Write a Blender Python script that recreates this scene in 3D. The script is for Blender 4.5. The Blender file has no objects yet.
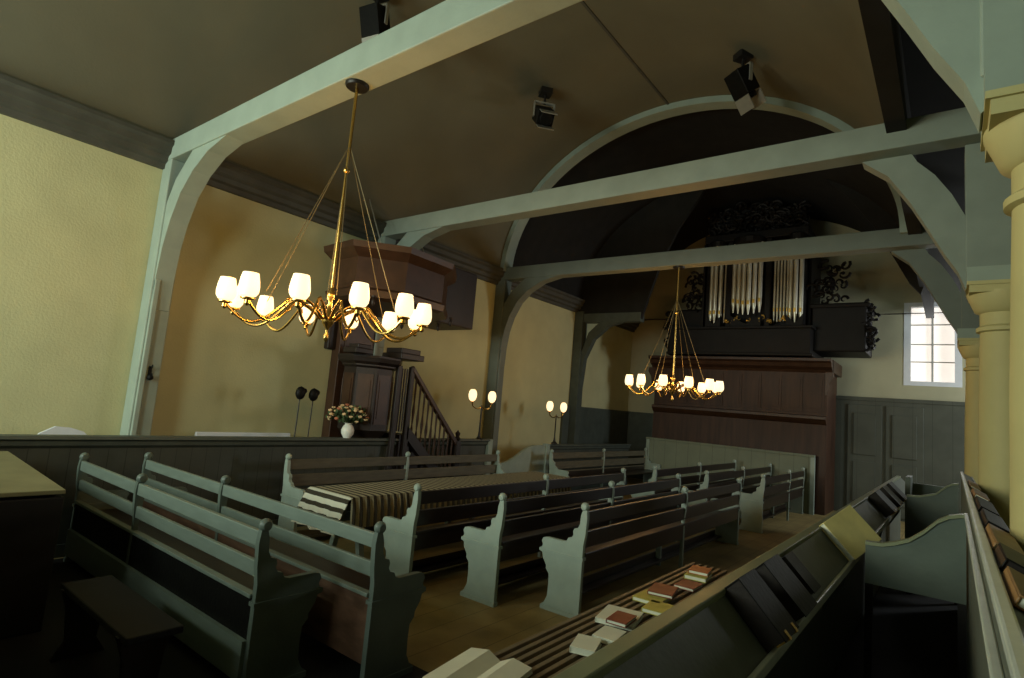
import bpy, bmesh, math, random
from mathutils import Vector, Matrix
random.seed(7)
PI = math.pi
sc = bpy.context.scene
COL = sc.collection

# ---------------------------------------------------------------- camera
cd = bpy.data.cameras.new('camera'); cam = bpy.data.objects.new('camera', cd); COL.objects.link(cam)
r_ = Vector((0.7906347, 0.60621902, 0.08599577)); u_ = Vector((0.00189971, -0.1428779, 0.9897385)); f_ = Vector((-0.6122852, 0.78235823, 0.11411586))
m = Matrix((r_, u_, -f_)).transposed().to_4x4(); m.translation = Vector((0, 0, 1.8))
cam.matrix_world = m
cd.sensor_fit = 'HORIZONTAL'; cd.sensor_width = 36; cd.lens = 568.66 / 1024 * 36; cd.clip_start = .05; cd.clip_end = 200
sc.camera = cam
# ---------------------------------------------------------------- world, light, exposure
w = bpy.data.worlds.new('World'); sc.world = w; w.use_nodes = True
w.node_tree.nodes['Background'].inputs[0].default_value = (.55, .75, 1, 1)
w.node_tree.nodes['Background'].inputs[1].default_value = 1.2
sc.view_settings.view_transform = 'Standard'; sc.view_settings.look = 'None'
sc.view_settings.gamma = 1; sc.view_settings.use_curve_mapping = False
sc.view_settings.exposure = 0.0
sc.cycles.use_denoising = True
sc.cycles.max_bounces = 6; sc.cycles.diffuse_bounces = 2; sc.cycles.glossy_bounces = 3
sc.cycles.sample_clamp_indirect = 4
REAR_Y = -3.6
def window_light(name, loc, rot, sx, sz, power, col):
    l = bpy.data.lights.new(name, 'AREA'); l.shape = 'RECTANGLE'; l.size = sx; l.size_y = sz; l.energy = power; l.color = col
    o = bpy.data.objects.new(name, l); COL.objects.link(o); o.location = loc; o.rotation_euler = rot
DAY = (.88, 1.0, .88)
# daylight that comes through the two tall windows of the rear wall (lights stand in the openings, facing into the room)
window_light('daylight_window_2', (-6.3, REAR_Y + .02, 3.0), (PI/2, 0, 0), 1.5, 2.5, 270, DAY)
window_light('daylight_window_3', (-3.6, REAR_Y + .02, 3.0), (PI/2, 0, 0), 1.5, 2.5, 160, DAY)
# the end window behind the organ side
window_light('daylight_window_1', (-.36, 15.62, 3.95), (-PI/2, 0, 0), .95, 1.8, 14, (.95, .97, 1))

# daylight through a side window of the right aisle, near the organ
window_light('daylight_window_4', (3.58, 13.4, 3.0), (0, PI/2, 0), 2.0, 1.3, 170, (.92, .98, 1))
# ---------------------------------------------------------------- materials
def mat(name, col, rough=.6, var=.12, scale=6, bump=.1, metal=0, stretch=(1, 1, 1), coords='Object', spec=.3, bscale=40):
    m = bpy.data.materials.new(name); m.use_nodes = True; nt = m.node_tree; n = nt.nodes; L = nt.links
    b = n['Principled BSDF']; b.inputs['Roughness'].default_value = rough; b.inputs['Metallic'].default_value = metal
    b.inputs['Specular IOR Level'].default_value = spec
    tc = n.new('ShaderNodeTexCoord'); mp = n.new('ShaderNodeMapping'); mp.inputs['Scale'].default_value = stretch
    L.new(tc.outputs[coords], mp.inputs[0])
    nz = n.new('ShaderNodeTexNoise'); nz.inputs['Scale'].default_value = scale; nz.inputs['Detail'].default_value = 5
    L.new(mp.outputs[0], nz.inputs[0])
    rp = n.new('ShaderNodeValToRGB'); c = Vector(col)
    rp.color_ramp.elements[0].position = .3; rp.color_ramp.elements[1].position = .7
    rp.color_ramp.elements[0].color = (*(c * (1 - var)), 1); rp.color_ramp.elements[1].color = (*(c * (1 + var)), 1)
    L.new(nz.outputs[0], rp.inputs[0]); L.new(rp.outputs[0], b.inputs['Base Color'])
    if bump:
        nb = n.new('ShaderNodeTexNoise'); nb.inputs['Scale'].default_value = bscale; L.new(mp.outputs[0], nb.inputs[0])
        bp = n.new('ShaderNodeBump'); bp.inputs['Strength'].default_value = bump; bp.inputs['Distance'].default_value = .02
        L.new(nb.outputs[0], bp.inputs['Height']); L.new(bp.outputs[0], b.inputs['Normal'])
    return m
def planks(name, col, axis='Y', width=.18, gap=.04, var=.15, rough=.5, gapc=.55, spec=.3):
    """boards laid side by side along one object axis, thin dark joints"""
    m = mat(name, col, rough, var, 3, .05, stretch=(1, 1, 1), spec=spec)
    nt = m.node_tree; n = nt.nodes; L = nt.links; b = n['Principled BSDF']
    src = b.inputs['Base Color'].links[0].from_socket
    tc = n.new('ShaderNodeTexCoord'); sp = n.new('ShaderNodeSeparateXYZ'); L.new(tc.outputs['Object'], sp.inputs[0])
    dv = n.new('ShaderNodeMath'); dv.operation = 'DIVIDE'; dv.inputs[1].default_value = width; L.new(sp.outputs[axis], dv.inputs[0])
    fr = n.new('ShaderNodeMath'); fr.operation = 'FRACT'; L.new(dv.outputs[0], fr.inputs[0])
    lt = n.new('ShaderNodeMath'); lt.operation = 'LESS_THAN'; lt.inputs[1].default_value = gap; L.new(fr.outputs[0], lt.inputs[0])
    mx = n.new('ShaderNodeMix'); mx.data_type = 'RGBA'; L.new(lt.outputs[0], mx.inputs[0]); L.new(src, mx.inputs[6])
    mx.inputs[7].default_value = (*(Vector(col) * gapc), 1); L.new(mx.outputs[2], b.inputs['Base Color'])
    return m
def glow(name, col, strength):
    m = bpy.data.materials.new(name); m.use_nodes = True; b = m.node_tree.nodes['Principled BSDF']
    b.inputs['Base Color'].default_value = (*col, 1); b.inputs['Emission Color'].default_value = (*col, 1); b.inputs['Emission Strength'].default_value = strength
    return m
M = dict(
    plaster=mat('plaster', (.52, .51, .28), .9, .06, 2.2, .15),
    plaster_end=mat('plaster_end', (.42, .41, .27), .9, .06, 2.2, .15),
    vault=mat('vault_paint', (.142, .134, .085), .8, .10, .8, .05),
    vault_dark=mat('dark_boards_and_shade', (.012, .012, .010), .85, .2, 4, .05),  # dark boarding; on the far vault the colour stands in for shade
    cornice=mat('cornice_paint', (.07, .07, .055), .6, .15, 5, .05),
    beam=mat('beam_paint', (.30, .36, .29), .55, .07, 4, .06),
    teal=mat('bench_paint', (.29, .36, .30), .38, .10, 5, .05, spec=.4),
    tealshade=mat('bench_paint_shaded', (.11, .14, .115), .4, .10, 5, .05),  # bench paint darkened for end panels turned away from the light
    tealdark=mat('dark_paint', (.07, .085, .07), .5, .15, 5, .05),
    brown=mat('bench_wood', (.019, .0115, .007), .35, .25, 4, .06, stretch=(1, 6, 6), spec=.5),
    redwood=mat('red_wood', (.050, .023, .012), .5, .35, 3, .06, stretch=(4, 1, .4)),
    oak=mat('dark_oak', (.050, .023, .011), .45, .25, 5, .08, spec=.4),
    oakdark=mat('black_oak', (.016, .010, .007), .5, .25, 5, .08, spec=.4),
    column=mat('column_paint', (.50, .45, .20), .6, .05, 3, .05),
    floor=planks('floor_boards', (.29, .22, .085), 'X', .25, .03, .22, .6),
    shadeblack=mat('shade_black', (.012, .011, .010), .8, .2, 4, .05),  # near-black standing in for shade on low floors and corner furniture
    screen=planks('screen_boards', (.060, .068, .055), 'Y', .16, .05, .12, .5),
    palewood=planks('pale_boards', (.20, .23, .16), 'X', .3, .03, .08, .5),
    panel=planks('panel_paint', (.075, .082, .062), 'X', .35, .02, .12, .6),
    brass=mat('brass', (.75, .48, .14), .25, .1, 6, 0, 1),
    cordbrass=mat('dull_brass', (.20, .17, .09), .5, .1, 6, 0, .5),
    darkmetal=mat('dark_metal', (.03, .028, .025), .4, .1, 6, 0, .6),
    silver=mat('bare_metal', (.55, .55, .48), .35, .1, 6, 0, .7),
    pipe=mat('pipe_metal', (.75, .74, .62), .3, .06, 5, 0, .55),
    gold=mat('gilding', (.75, .50, .12), .35, .15, 9, 0, .6),
    black=mat('black_leather_and_shade', (.006, .006, .005), .5, .2, 20, .1, spec=.15),
    tan=mat('tan_cover', (.85, .74, .30), .6, .1, 8, .05),
    brownbook=mat('brown_cover', (.27, .15, .055), .5, .15, 8, .05),
    redbook=mat('red_cover', (.20, .045, .025), .5, .15, 8, .05),
    yellowbook=mat('yellow_cover', (.42, .40, .07), .5, .1, 8, .05),
    orangebook=mat('orange_cover', (.42, .12, .03), .5, .1, 8, .05),
    paper=mat('paper', (.72, .74, .58), .8, .05, 8, .05),
    white=mat('white_glaze', (.75, .76, .68), .3, .04, 8, 0),
    winpaint=mat('window_paint', (.70, .74, .76), .5, .04, 8, 0),
    leaf=mat('leaf', (.05, .09, .03), .6, .3, 12, .05),
    bloom=mat('bloom', (.70, .50, .26), .7, .3, 30, .05),
    bloom2=mat('red_bloom', (.45, .16, .08), .7, .3, 30, .05),
    lamp=glow('lit_opal_glass', (1, .78, .47), 1.5),
    lampfar=glow('lit_opal_glass_wall_lamp', (1, .70, .38), 1.7),
    sky=glow('bright_window_glass', (1, .92, .84), .75),
)
# striped cloth
def striped():
    m = mat('striped_cloth', (.5, .5, .4), .9, .05, 10, .1)
    nt = m.node_tree; n = nt.nodes; L = nt.links; b = n['Principled BSDF']
    tc = n.new('ShaderNodeTexCoord'); sp = n.new('ShaderNodeSeparateXYZ'); L.new(tc.outputs['Object'], sp.inputs[0])
    dv = n.new('ShaderNodeMath'); dv.operation = 'DIVIDE'; dv.inputs[1].default_value = .088; L.new(sp.outputs['Y'], dv.inputs[0])
    fr = n.new('ShaderNodeMath'); fr.operation = 'FRACT'; L.new(dv.outputs[0], fr.inputs[0])
    lt = n.new('ShaderNodeMath'); lt.operation = 'LESS_THAN'; lt.inputs[1].default_value = .45; L.new(fr.outputs[0], lt.inputs[0])
    mx = n.new('ShaderNodeMix'); mx.data_type = 'RGBA'; L.new(lt.outputs[0], mx.inputs[0])
    mx.inputs[6].default_value = (.36, .34, .22, 1); mx.inputs[7].default_value = (.035, .03, .018, 1)
    L.new(mx.outputs[2], b.inputs['Base Color'])
    return m
M['stripes'] = striped()
M['stripes_end'] = M['stripes'].copy()
for nd in M['stripes_end'].node_tree.nodes:
    if nd.type == 'SEPXYZ':
        l = [l for l in nd.outputs['Y'].links][0]; to = l.to_socket
        M['stripes_end'].node_tree.links.new(nd.outputs['Z'], to)
    if nd.type == 'MIX': nd.inputs[6].default_value = (.55, .56, .45, 1)

# ---------------------------------------------------------------- helpers
class MB:
    def __init__(s): s.bm = bmesh.new()
    def box(s, x0, x1, y0, y1, z0, z1, mx=None):
        g = bmesh.ops.create_cube(s.bm, size=1)
        for v in g['verts']:
            v.co = Vector((x0 + (v.co.x + .5) * (x1 - x0), y0 + (v.co.y + .5) * (y1 - y0), z0 + (v.co.z + .5) * (z1 - z0)))
            if mx: v.co = mx @ v.co
        return s
    def prism(s, pts, a, b, plane='YZ', mx=None):
        """closed outline pts in a plane, extruded a..b along the third axis"""
        def P(p, t):
            v = {'YZ': (t, p[0], p[1]), 'XZ': (p[0], t, p[1]), 'XY': (p[0], p[1], t)}[plane]
            v = Vector(v); return mx @ v if mx else v
        A = [s.bm.verts.new(P(p, a)) for p in pts]; B = [s.bm.verts.new(P(p, b)) for p in pts]
        n = len(pts)
        for i in range(n): s.bm.faces.new((A[i], A[(i + 1) % n], B[(i + 1) % n], B[i]))
        s.bm.faces.new(A); s.bm.faces.new(list(reversed(B)))
        return s
    def band(s, outer, inner, a, b, plane='XZ'):
        """strip between two equal-length polylines, extruded a..b"""
        def P(p, t): return s.bm.verts.new({'YZ': (t, p[0], p[1]), 'XZ': (p[0], t, p[1]), 'XY': (p[0], p[1], t)}[plane])
        oa, ob, ia, ib = [[P(p, t) for p in pl] for pl, t in ((outer, a), (outer, b), (inner, a), (inner, b))]
        F = s.bm.faces.new
        for i in range(len(outer) - 1):
            F((oa[i], oa[i + 1], ob[i + 1], ob[i])); F((ia[i + 1], ia[i], ib[i], ib[i + 1]))
            F((oa[i + 1], oa[i], ia[i], ia[i + 1])); F((ob[i], ob[i + 1], ib[i + 1], ib[i]))
        F((oa[0], ob[0], ib[0], ia[0])); F((ob[-1], oa[-1], ia[-1], ib[-1]))
        return s
    def lathe(s, prof, seg=20, loc=(0, 0, 0), mx=None):
        rings = []
        for r, z in prof:
            ring = []
            for k in range(seg):
                a = 2 * PI * k / seg; v = Vector((loc[0] + max(r, 1e-4) * math.cos(a), loc[1] + max(r, 1e-4) * math.sin(a), loc[2] + z))
                ring.append(s.bm.verts.new(mx @ v if mx else v))
            rings.append(ring)
        for i in range(len(rings) - 1):
            for k in range(seg): s.bm.faces.new((rings[i][k], rings[i][(k + 1) % seg], rings[i + 1][(k + 1) % seg], rings[i + 1][k]))
        s.bm.faces.new(list(reversed(rings[0]))); s.bm.faces.new(rings[-1])
        return s
    def tube(s, pts, r, seg=8):
        pts = [Vector(p) for p in pts]; rings = []
        rr = r if isinstance(r, (list, tuple)) else [r] * len(pts)
        up = Vector((.13, .21, .97))
        for i, p in enumerate(pts):
            d = (pts[min(i + 1, len(pts) - 1)] - pts[max(i - 1, 0)]).normalized()
            a = d.cross(up)
            if a.length < .05: a = d.cross(Vector((1, 0, 0)))
            a.normalize(); b = d.cross(a)
            rings.append([s.bm.verts.new(p + rr[i] * (math.cos(2 * PI * k / seg) * a + math.sin(2 * PI * k / seg) * b)) for k in range(seg)])
        for i in range(len(rings) - 1):
            for k in range(seg): s.bm.faces.new((rings[i][k], rings[i][(k + 1) % seg], rings[i + 1][(k + 1) % seg], rings[i + 1][k]))
        s.bm.faces.new(list(reversed(rings[0]))); s.bm.faces.new(rings[-1])
        return s
    def ball(s, c, r, sub=2, sq=(1, 1, 1)):
        g = bmesh.ops.create_icosphere(s.bm, subdivisions=sub, radius=1)
        for v in g['verts']: v.co = Vector((c[0] + v.co.x * r * sq[0], c[1] + v.co.y * r * sq[1], c[2] + v.co.z * r * sq[2]))
        return s
    def build(s, name, material, parent=None, loc=(0, 0, 0), rz=0, bevel=0, smooth=False, kind=None):
        bmesh.ops.recalc_face_normals(s.bm, faces=s.bm.faces)
        me = bpy.data.meshes.new(name); s.bm.to_mesh(me); s.bm.free()
        me.materials.append(material)
        if smooth:
            for p in me.polygons: p.use_smooth = True
            me.set_sharp_from_angle(angle=math.radians(40))
        o = bpy.data.objects.new(name, me); COL.objects.link(o); o.location = loc; o.rotation_euler = (0, 0, rz)
        if parent: o.parent = parent
        if bevel:
            b = o.modifiers.new('bevel', 'BEVEL'); b.width = bevel; b.segments = 2; b.limit_method = 'ANGLE'
        if kind: o['kind'] = kind
        return o
def struct(name, mb, m, **k): return mb.build(name, m, kind='structure', **k)
def thing(name, label, cat, loc=(0, 0, 0), rz=0, group=None):
    o = bpy.data.objects.new(name, None); COL.objects.link(o); o.location = loc; o.rotation_euler = (0, 0, rz)
    o.empty_display_size = .1
    return tag(o, label, cat, group)
def tag(o, label, cat, group=None):
    o['label'] = label; o['category'] = cat
    if group: o['group'] = group
    return o
def dup(o, parent=None):
    c = o.copy(); COL.objects.link(c)
    c.parent = parent
    for ch in list(o.children): dup(ch, c)
    return c
def copy_of(src, label, loc, rz=0):
    c = dup(src); c.location = loc; c.rotation_euler = (0, 0, rz); c['label'] = label
    return c
def ell(cx, cz, a, b, t0, t1, n): return [(cx + a * math.cos(t0 + (t1 - t0) * i / n), cz + b * math.sin(t0 + (t1 - t0) * i / n)) for i in range(n + 1)]

# ================================================================ THE SETTING
XL, XR, YE, YN = -7.65, 3.6, 15.65, REAR_Y
struct('floor', MB().box(XL - .2, XR + .2, YN - .2, YE + .2, -.12, 0), M['floor'])
struct('wall_left', MB().box(XL - .3, XL, YN - .2, YE + .3, 0, 4.75), M['plaster'])
# end wall around window_1 (X -.88..0.17, z 3.0..4.9)
wb = MB().box(XL, -.88, YE, YE + .3, 0, 7.8).box(.17, XR, YE, YE + .3, 0, 7.8).box(-.88, .17, YE, YE + .3, 0, 3.0).box(-.88, .17, YE, YE + .3, 4.9, 7.8)
struct('wall_end', wb, M['plaster_end'])
# rear wall (behind the camera) with two tall window openings
rb = MB()
for x0, x1 in ((XL, -7.05), (-5.55, -4.35), (-2.85, XR)): rb.box(x0, x1, YN - .3, YN, 0, 7.8)
for x0, x1 in ((-7.05, -5.55), (-4.35, -2.85)): rb.box(x0, x1, YN - .3, YN, 0, 1.75); rb.box(x0, x1, YN - .3, YN, 4.25, 7.8)
struct('wall_rear', rb, M['plaster'])
struct('wall_right', MB().box(XR, XR + .3, YN - .2, 12.75, 0, 5.2).box(XR, XR + .3, 14.05, YE + .3, 0, 5.2).box(XR, XR + .3, 12.75, 14.05, 0, 2.0).box(XR, XR + .3, 12.75, 14.05, 4.0, 5.2), M['plaster'])
struct('window_4', MB().box(XR + .15, XR + .2, 12.75, 12.82, 2, 4).box(XR + .15, XR + .2, 13.98, 14.05, 2, 4).box(XR + .15, XR + .2, 13.38, 13.42, 2, 4).box(XR + .15, XR + .2, 12.75, 14.05, 2, 2.07).box(XR + .15, XR + .2, 12.75, 14.05, 3.0, 3.04).box(XR + .15, XR + .2, 12.75, 14.05, 3.93, 4), M['winpaint'])
for i, (x0, x1) in enumerate(((-7.05, -5.55), (-4.35, -2.85))):
    fr = MB()
    for a in (x0, x1 - .07): fr.box(a, a + .07, YN - .22, YN - .15, 1.75, 4.25)
    for z in (1.75, 2.95, 4.18): fr.box(x0, x1, YN - .22, YN - .15, z, z + .07)
    fr.box((x0 + x1) / 2 - .03, (x0 + x1) / 2 + .03, YN - .22, YN - .15, 1.75, 4.25)
    struct('window_%d' % (i + 2), fr, M['winpaint'])
# window in the end wall: deep white reveal, frame with glazing bars, bright panes
wf = MB()
x0, x1, z0, z1 = -.88, .17, 3.0, 4.9; y = YE + .14
wf.box(x0, x0 + .13, YE - .01, y + .06, z0, z1).box(x1 - .13, x1, YE - .01, y + .06, z0, z1).box(x0 + .13, x1 - .13, YE - .01, y + .06, z0, z0 + .10).box(x0 + .13, x1 - .13, YE - .01, y + .06, z1 - .10, z1)
w1 = struct('window_1', wf, M['winpaint'])
wb = MB().box(-.375, -.335, y - .03, y + .03, z0 + .1, z1 - .1)
for z in (3.55, 3.95, 4.4): wb.box(x0 + .13, x1 - .13, y - .02, y + .02, z - .012, z + .012)
wb.build('glazing_bars', mat('bar_paint', (.45, .45, .42), .5), w1)
MB().box(x0 + .1, x1 - .1, y + .03, y + .045, z0 + .08, z1 - .08).build('pane', M['sky'], w1)

# barrel vault: boarded half-ellipse over the nave
CX, CZ, VA, VB = -3.98, 4.55, 3.53, 2.77
def vault(y0, y1, material, name):
    ou = ell(CX, CZ, VA + .08, VB + .08, 0, PI, 48); inn = ell(CX, CZ, VA, VB, 0, PI, 48)
    ou = [(XL + .001 if x < XL else x, z) for x, z in ou]
    b = MB().band(ou, inn, y0, y1)
    o = struct(name, b, material, smooth=True)
    return o
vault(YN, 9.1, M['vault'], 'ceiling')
vault(9.1, YE, M['vault_dark'], 'ceiling_far')  # near-black colour in place of the shade in the far bays
# ridge lath along the crown of the vault
struct('trim_1', MB().box(CX - .02, CX + .02, YN, 9.0, CZ + VB - .015, CZ + VB + .01), M['cornice'])
# aisle ceiling and plate over the columns
struct('ceiling_aisle', MB().box(-.42, XR, YN, YE, 4.98, 5.08), M['vault_dark'])
struct('trim_2', MB().prism([(-.47, 4.53), (-.32, 4.53), (-.32, 4.98), (-.45, 4.98), (-.47, 4.70)], YN, YE, 'XZ'), M['vault_dark'])
# moulded cornice along the left wall
prof = [(XL, 4.28), (XL + .06, 4.28), (XL + .07, 4.34), (XL + .12, 4.36), (XL + .13, 4.42), (XL + .19, 4.45), (XL + .20, 4.52), (XL + .24, 4.55), (XL + .24, 4.60), (XL, 4.62)]
struct('trim_3', MB().prism(prof, YN, YE, 'XZ'), M['cornice'])
# rib of the vault over the third tie beam
struct('trim_4', MB().band(ell(CX, CZ, VA + .02, VB + .02, 0, PI, 48), ell(CX, CZ, VA - .11, VB - .11, 0, PI, 48), 8.98, 9.25), M['beam'], smooth=True)
# dark boarded spandrels before the organ bay, open in the middle
ar = ell(CX, CZ, VA + .05, VB + .05, PI, PI / 2, 16)
left_sp = [(XL + .02, 4.25), (-6.54, 4.22), (-5.87, 4.02), (-5.66, 4.7), (-5.45, 5.35), (-5.05, 6.2), (-4.54, 6.95), (-4.3, 7.42)] + [p for p in reversed(ar) if p[0] < -4.35]
struct('trim_5', MB().prism(left_sp, 12.35, 12.45, 'XZ'), M['vault_dark'])
ar = ell(CX, CZ, VA + .05, VB + .05, 0, PI / 2, 16)
right_sp = [(-.45, 4.4), (-.62, 4.62), (-.85, 5.1), (-1.17, 5.74), (-1.6, 6.4), (-2.11, 6.95), (-2.5, 7.3)] + [p for p in reversed(ar) if p[0] > -2.55]
struct('trim_6', MB().prism(right_sp, 12.35, 12.45, 'XZ'), M['vault_dark'])
# dark dado on the end wall (left of the organ), painted panelled dado with doors (right)
struct('trim_7', MB().box(XL, XL + .06, 12.0, YE, 0, 1.9).box(XL, -6.4, YE - .06, YE, 0, 1.9), M['tealdark'])
pn = MB().box(-2.5, XR, YE - .12, YE, 0, 2.62).box(-2.5, XR, YE - .16, YE, 2.6, 2.68)
struct('wainscot', pn, M['panel'])
def door_panels(x0, x1, n):
    b = MB().box(x0, x1, YE - .15, YE - .12, .05, 2.5)
    for z0, z1 in ((.3, 1.2), (1.35, 2.3)):
        b.box(x0 + .12, x1 - .12, YE - .175, YE - .15, z0, z1)
    struct('door_%d' % n, b, M['panel'], bevel=.01)
door_panels(-1.95, -1.27, 1); door_panels(-1.2, -.5, 2)
# tie rods of the roof
def rod(name, a, b, r, label):
    tag(MB().tube([a, b], r, 6).build(name, M['darkmetal']), label, 'tie rod')
rod('tie_rod', (-7.6, 15.48, 4.62), (.9, 15.48, 4.62), .012, 'thin dark iron tie rod running across the organ bay below the vault')

# ================================================================ TIMBER FRAMES AND COLUMNS
def frame(y0, label, paint, right=True):
    t = thing('tie_beam', label, 'beam', (CX, y0 + .13, 0))
    def P(name, mb, m=paint, **k):
        o = mb.build(name, m, **k); o.parent = t; o.location = (-t.location.x, -t.location.y, 0); return o
    y1 = y0 + .24
    P('beam', MB().box(XL, .62, y0, y1, 4.38, 4.64), bevel=.01)
    P('wall_post', MB().box(XL, XL + .24, y0, y1, 0, 4.38), bevel=.012)
    P('moulding', MB().box(XL + .24, XL + .28, y0 + .02, y0 + .08, 0, 2.9), bevel=.01)
    # curved brace on the left
    inn = [(-7.40, 2.55), (-7.38, 2.95), (-7.33, 3.3), (-7.23, 3.6), (-7.06, 3.9), (-6.82, 4.12), (-6.5, 4.29), (-6.1, 4.38)]
    out = [(-7.45, 2.5), (-7.45, 3.2), (-7.45, 3.55), (-7.40, 3.85), (-7.25, 4.1), (-7.05, 4.26), (-6.9, 4.38), (-6.6, 4.40)]
    P('brace', MB().band(out, inn, y0 + .02, y1 - .02, 'XZ'))
    if right:
        P('column_post', MB().box(.09, .46, y0 + .185, y1 + .2, 3.25, 4.38), bevel=.01)
        inn = [(.09, 3.10), (.04, 3.25), (-.06, 3.43), (-.16, 3.64), (-.30, 3.92), (-.47, 4.2), (-.68, 4.38)]
        out = [(.12, 3.13), (.17, 3.45), (.10, 3.72), (.0, 3.95), (-.12, 4.15), (-.25, 4.3), (-.3, 4.40)]
        P('brace', MB().band(out, inn, y0 + .20, y1 + .14, 'XZ'))
    return t
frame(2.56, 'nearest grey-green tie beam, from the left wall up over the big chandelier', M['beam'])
frame(5.84, 'middle grey-green tie beam with no lamp on it, passing above the pulpit canopy', mat('beam_paint_shaded_middle', (.23, .27, .22), .55, .07, 4, .06))  # darker copy of the beam paint, daylight falloff put into the colour
frame(9.06, 'farthest grey-green tie beam, crossing in front of the organ pipes', mat('beam_paint_shaded_far', (.155, .18, .15), .55, .07, 4, .06))  # darkest copy, shade of the far bay put into the paint
# fourth frame: only the wall post, its brace and a cut stub remain, shade put into its dark paint
t = thing('cut_tie_beam', 'dark wall post with a curved brace and cut-off beam end left of the organ', 'beam', (XL, 12.45, 0))
for nm, mb in (('wall_post', MB().box(0, .24, -.15, .09, 0, 4.3)), ('stub', MB().box(0, 1.8, -.12, .09, 4.02, 4.24)),
               ('brace', MB().band([(.2, 2.4), (.22, 3.2), (.4, 3.75), (.7, 4.02), (1.0, 4.04)], [(.25, 2.35), (.32, 3.1), (.55, 3.6), (.95, 3.92), (1.35, 4.03)], -.1, .07, 'XZ'))):
    mb.build(nm, M['tealdark'], t)

def column(y, label, x=.35):
    t = thing('column', label, 'column', (x, y, 0), 0, 'yellow columns of the right arcade')
    MB().box(-.26, .26, -.26, .26, 0, .16).lathe([(.25, .16), (.27, .2), (.25, .25), (.2, .28), (.19, .34)], 28).build('base', M['column'], t, smooth=True)
    MB().lathe([(.185, .3), (.185, 1.2), (.18, 2.0), (.165, 2.72)], 32).build('shaft', M['column'], t, smooth=True)
    MB().lathe([(.165, 2.72), (.19, 2.73), (.19, 2.76), (.165, 2.78), (.165, 2.88), (.20, 2.90), (.23, 2.98), (.25, 3.03), (.25, 3.05)], 32).box(-.235, .235, -.235, .235, 3.03, 3.09).box(-.25, .25, -.25, .25, 3.09, 3.12).build('capital', M['column'], t, smooth=True)
    MB().box(-.25, .25, -.2, .2, 3.12, 3.25).build('plate', M['beam'], t)
    return t
c1 = column(2.87, 'nearest pale yellow column with wide moulded capital at the picture edge')
copy_of(c1, 'second pale yellow column from the camera, its capital under a grey-green post', (.345, 6.08, 0))
copy_of(c1, 'farthest pale yellow column, mostly behind the second one beside the bright window', (.30, 9.3, 0))

# ================================================================ PEWS
def profile():
    return [(-.035, 0), (-.035, .62), (-.05, .72), (-.058, .86), (-.05, .93), (-.01, .93), (.005, .88), (.012, .80), (.03, .765), (.065, .755), (.075, .73), (.07, .70),
            (.085, .675), (.12, .665), (.135, .635), (.17, .625), (.35, .625), (.385, .615), (.40, .585), (.385, .555), (.395, .53),
            (.42, .52), (.42, .495), (.385, .485), (.375, .44), (.335, .38), (.335, .35), (.30, .31), (.295, .22), (.30, .12), (.33, .06), (.37, .03), (.37, 0), (.28, 0), (.25, .03), (.06, .03), (.03, 0)]
def end_panel_mb(x):
    b = MB().prism(profile(), x - .02, x + .02, 'YZ')
    b.lathe([(.0, -.03), (.025, -.028), (.038, -.012), (.04, 0), (.038, .012), (.025, .028), (.0, .03)], 16, mx=Matrix.Translation((x, -.02, .955)) @ Matrix.Rotation(PI / 2, 4, 'Y'))
    b.box(x - .03, x + .03, -.045, .40, .497, .52)
    b.box(x - .03, x + .03, -.04, .36, .0, .035)
    return b
def post_mb(x):
    b = MB().prism([(-.035, .0), (-.035, .62), (-.05, .72), (-.058, .86), (-.05, .93), (-.01, .93), (.01, .80), (.0, .62), (.005, 0)], x - .02, x + .02, 'YZ')
    b.lathe([(.0, -.03), (.025, -.028), (.038, -.012), (.04, 0), (.038, .012), (.025, .028), (.0, .03)], 16, mx=Matrix.Translation((x, -.02, .955)) @ Matrix.Rotation(PI / 2, 4, 'Y'))
    b.box(x - .018, x + .018, 0, .34, .34, .43)
    b.box(x - .018, x + .018, .24, .3, 0, .34)
    return b
def pew(L, label, loc, rz, group, wood, mids=None, boards='brown', ends='teal', closed=True):
    t = thing('pew', label, 'pew', loc, rz, group)
    for x in (0, L): end_panel_mb(x).build('end_panel', M[ends], t, smooth=True)
    for x in (mids or [L / 2]): post_mb(x).build('post', M[ends], t, smooth=True)
    e = .02
    MB().box(e, L - e, -.045, -.012, .80 if closed else .83, .92).build('top_rail', wood, t, bevel=.006)
    MB().box(e, L - e, -.035, -.005, .60 if closed else .655, .745).build('lower_rail', wood, t, bevel=.006)
    MB().box(e, L - e, -.05, .0, .535, .56).build('ledge', wood, t, bevel=.005)
    MB().box(e, L - e, -.03, -.012, .38 if closed else .14, .535).build('back_board', M[boards], t)
    MB().box(e, L - e, .0, .40, .43, .455).build('seat', M['brown'], t, bevel=.006)
    MB().box(e, L - e, .20, .34, .06, .085).box(e, L - e, .30, .32, .085, .16).build('footboard', wood, t, bevel=.004)
    return t
G0 = 'pews facing the pulpit, in rows in the middle of the church'
PUL = PI / 2          # sitters face -X (the pulpit)
bw = M['brown']
pew(4.25, 'front near pew facing the pulpit, pale carved end just beside the striped table', (-3.98, 3.83, 0), PUL, G0, bw, [2.15])
pew(4.25, 'second near pew facing the pulpit, carved end panel in the middle of the floor', (-3.27, 4.22, 0), PUL, G0, bw, [2.12])
pew(4.65, 'third near pew facing the pulpit, closest of that block to the books in the foreground', (-2.6, 4.56, 0), PUL, G0, bw, [2.4])
pew(4.45, 'front far pew facing the pulpit, at the organ end behind the striped table', (-3.98, 9.25, 0), PUL, G0, bw, [2.15])
pew(4.2, 'second far pew facing the pulpit, its end standing by the pale organ screen', (-3.27, 9.72, 0), PUL, G0, bw, [2.1])
pew(3.35, 'third far pew with a tall pale end panel showing between the dark backs', (-2.6, 10.6, 0), PUL, G0, bw, [2.0])
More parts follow.
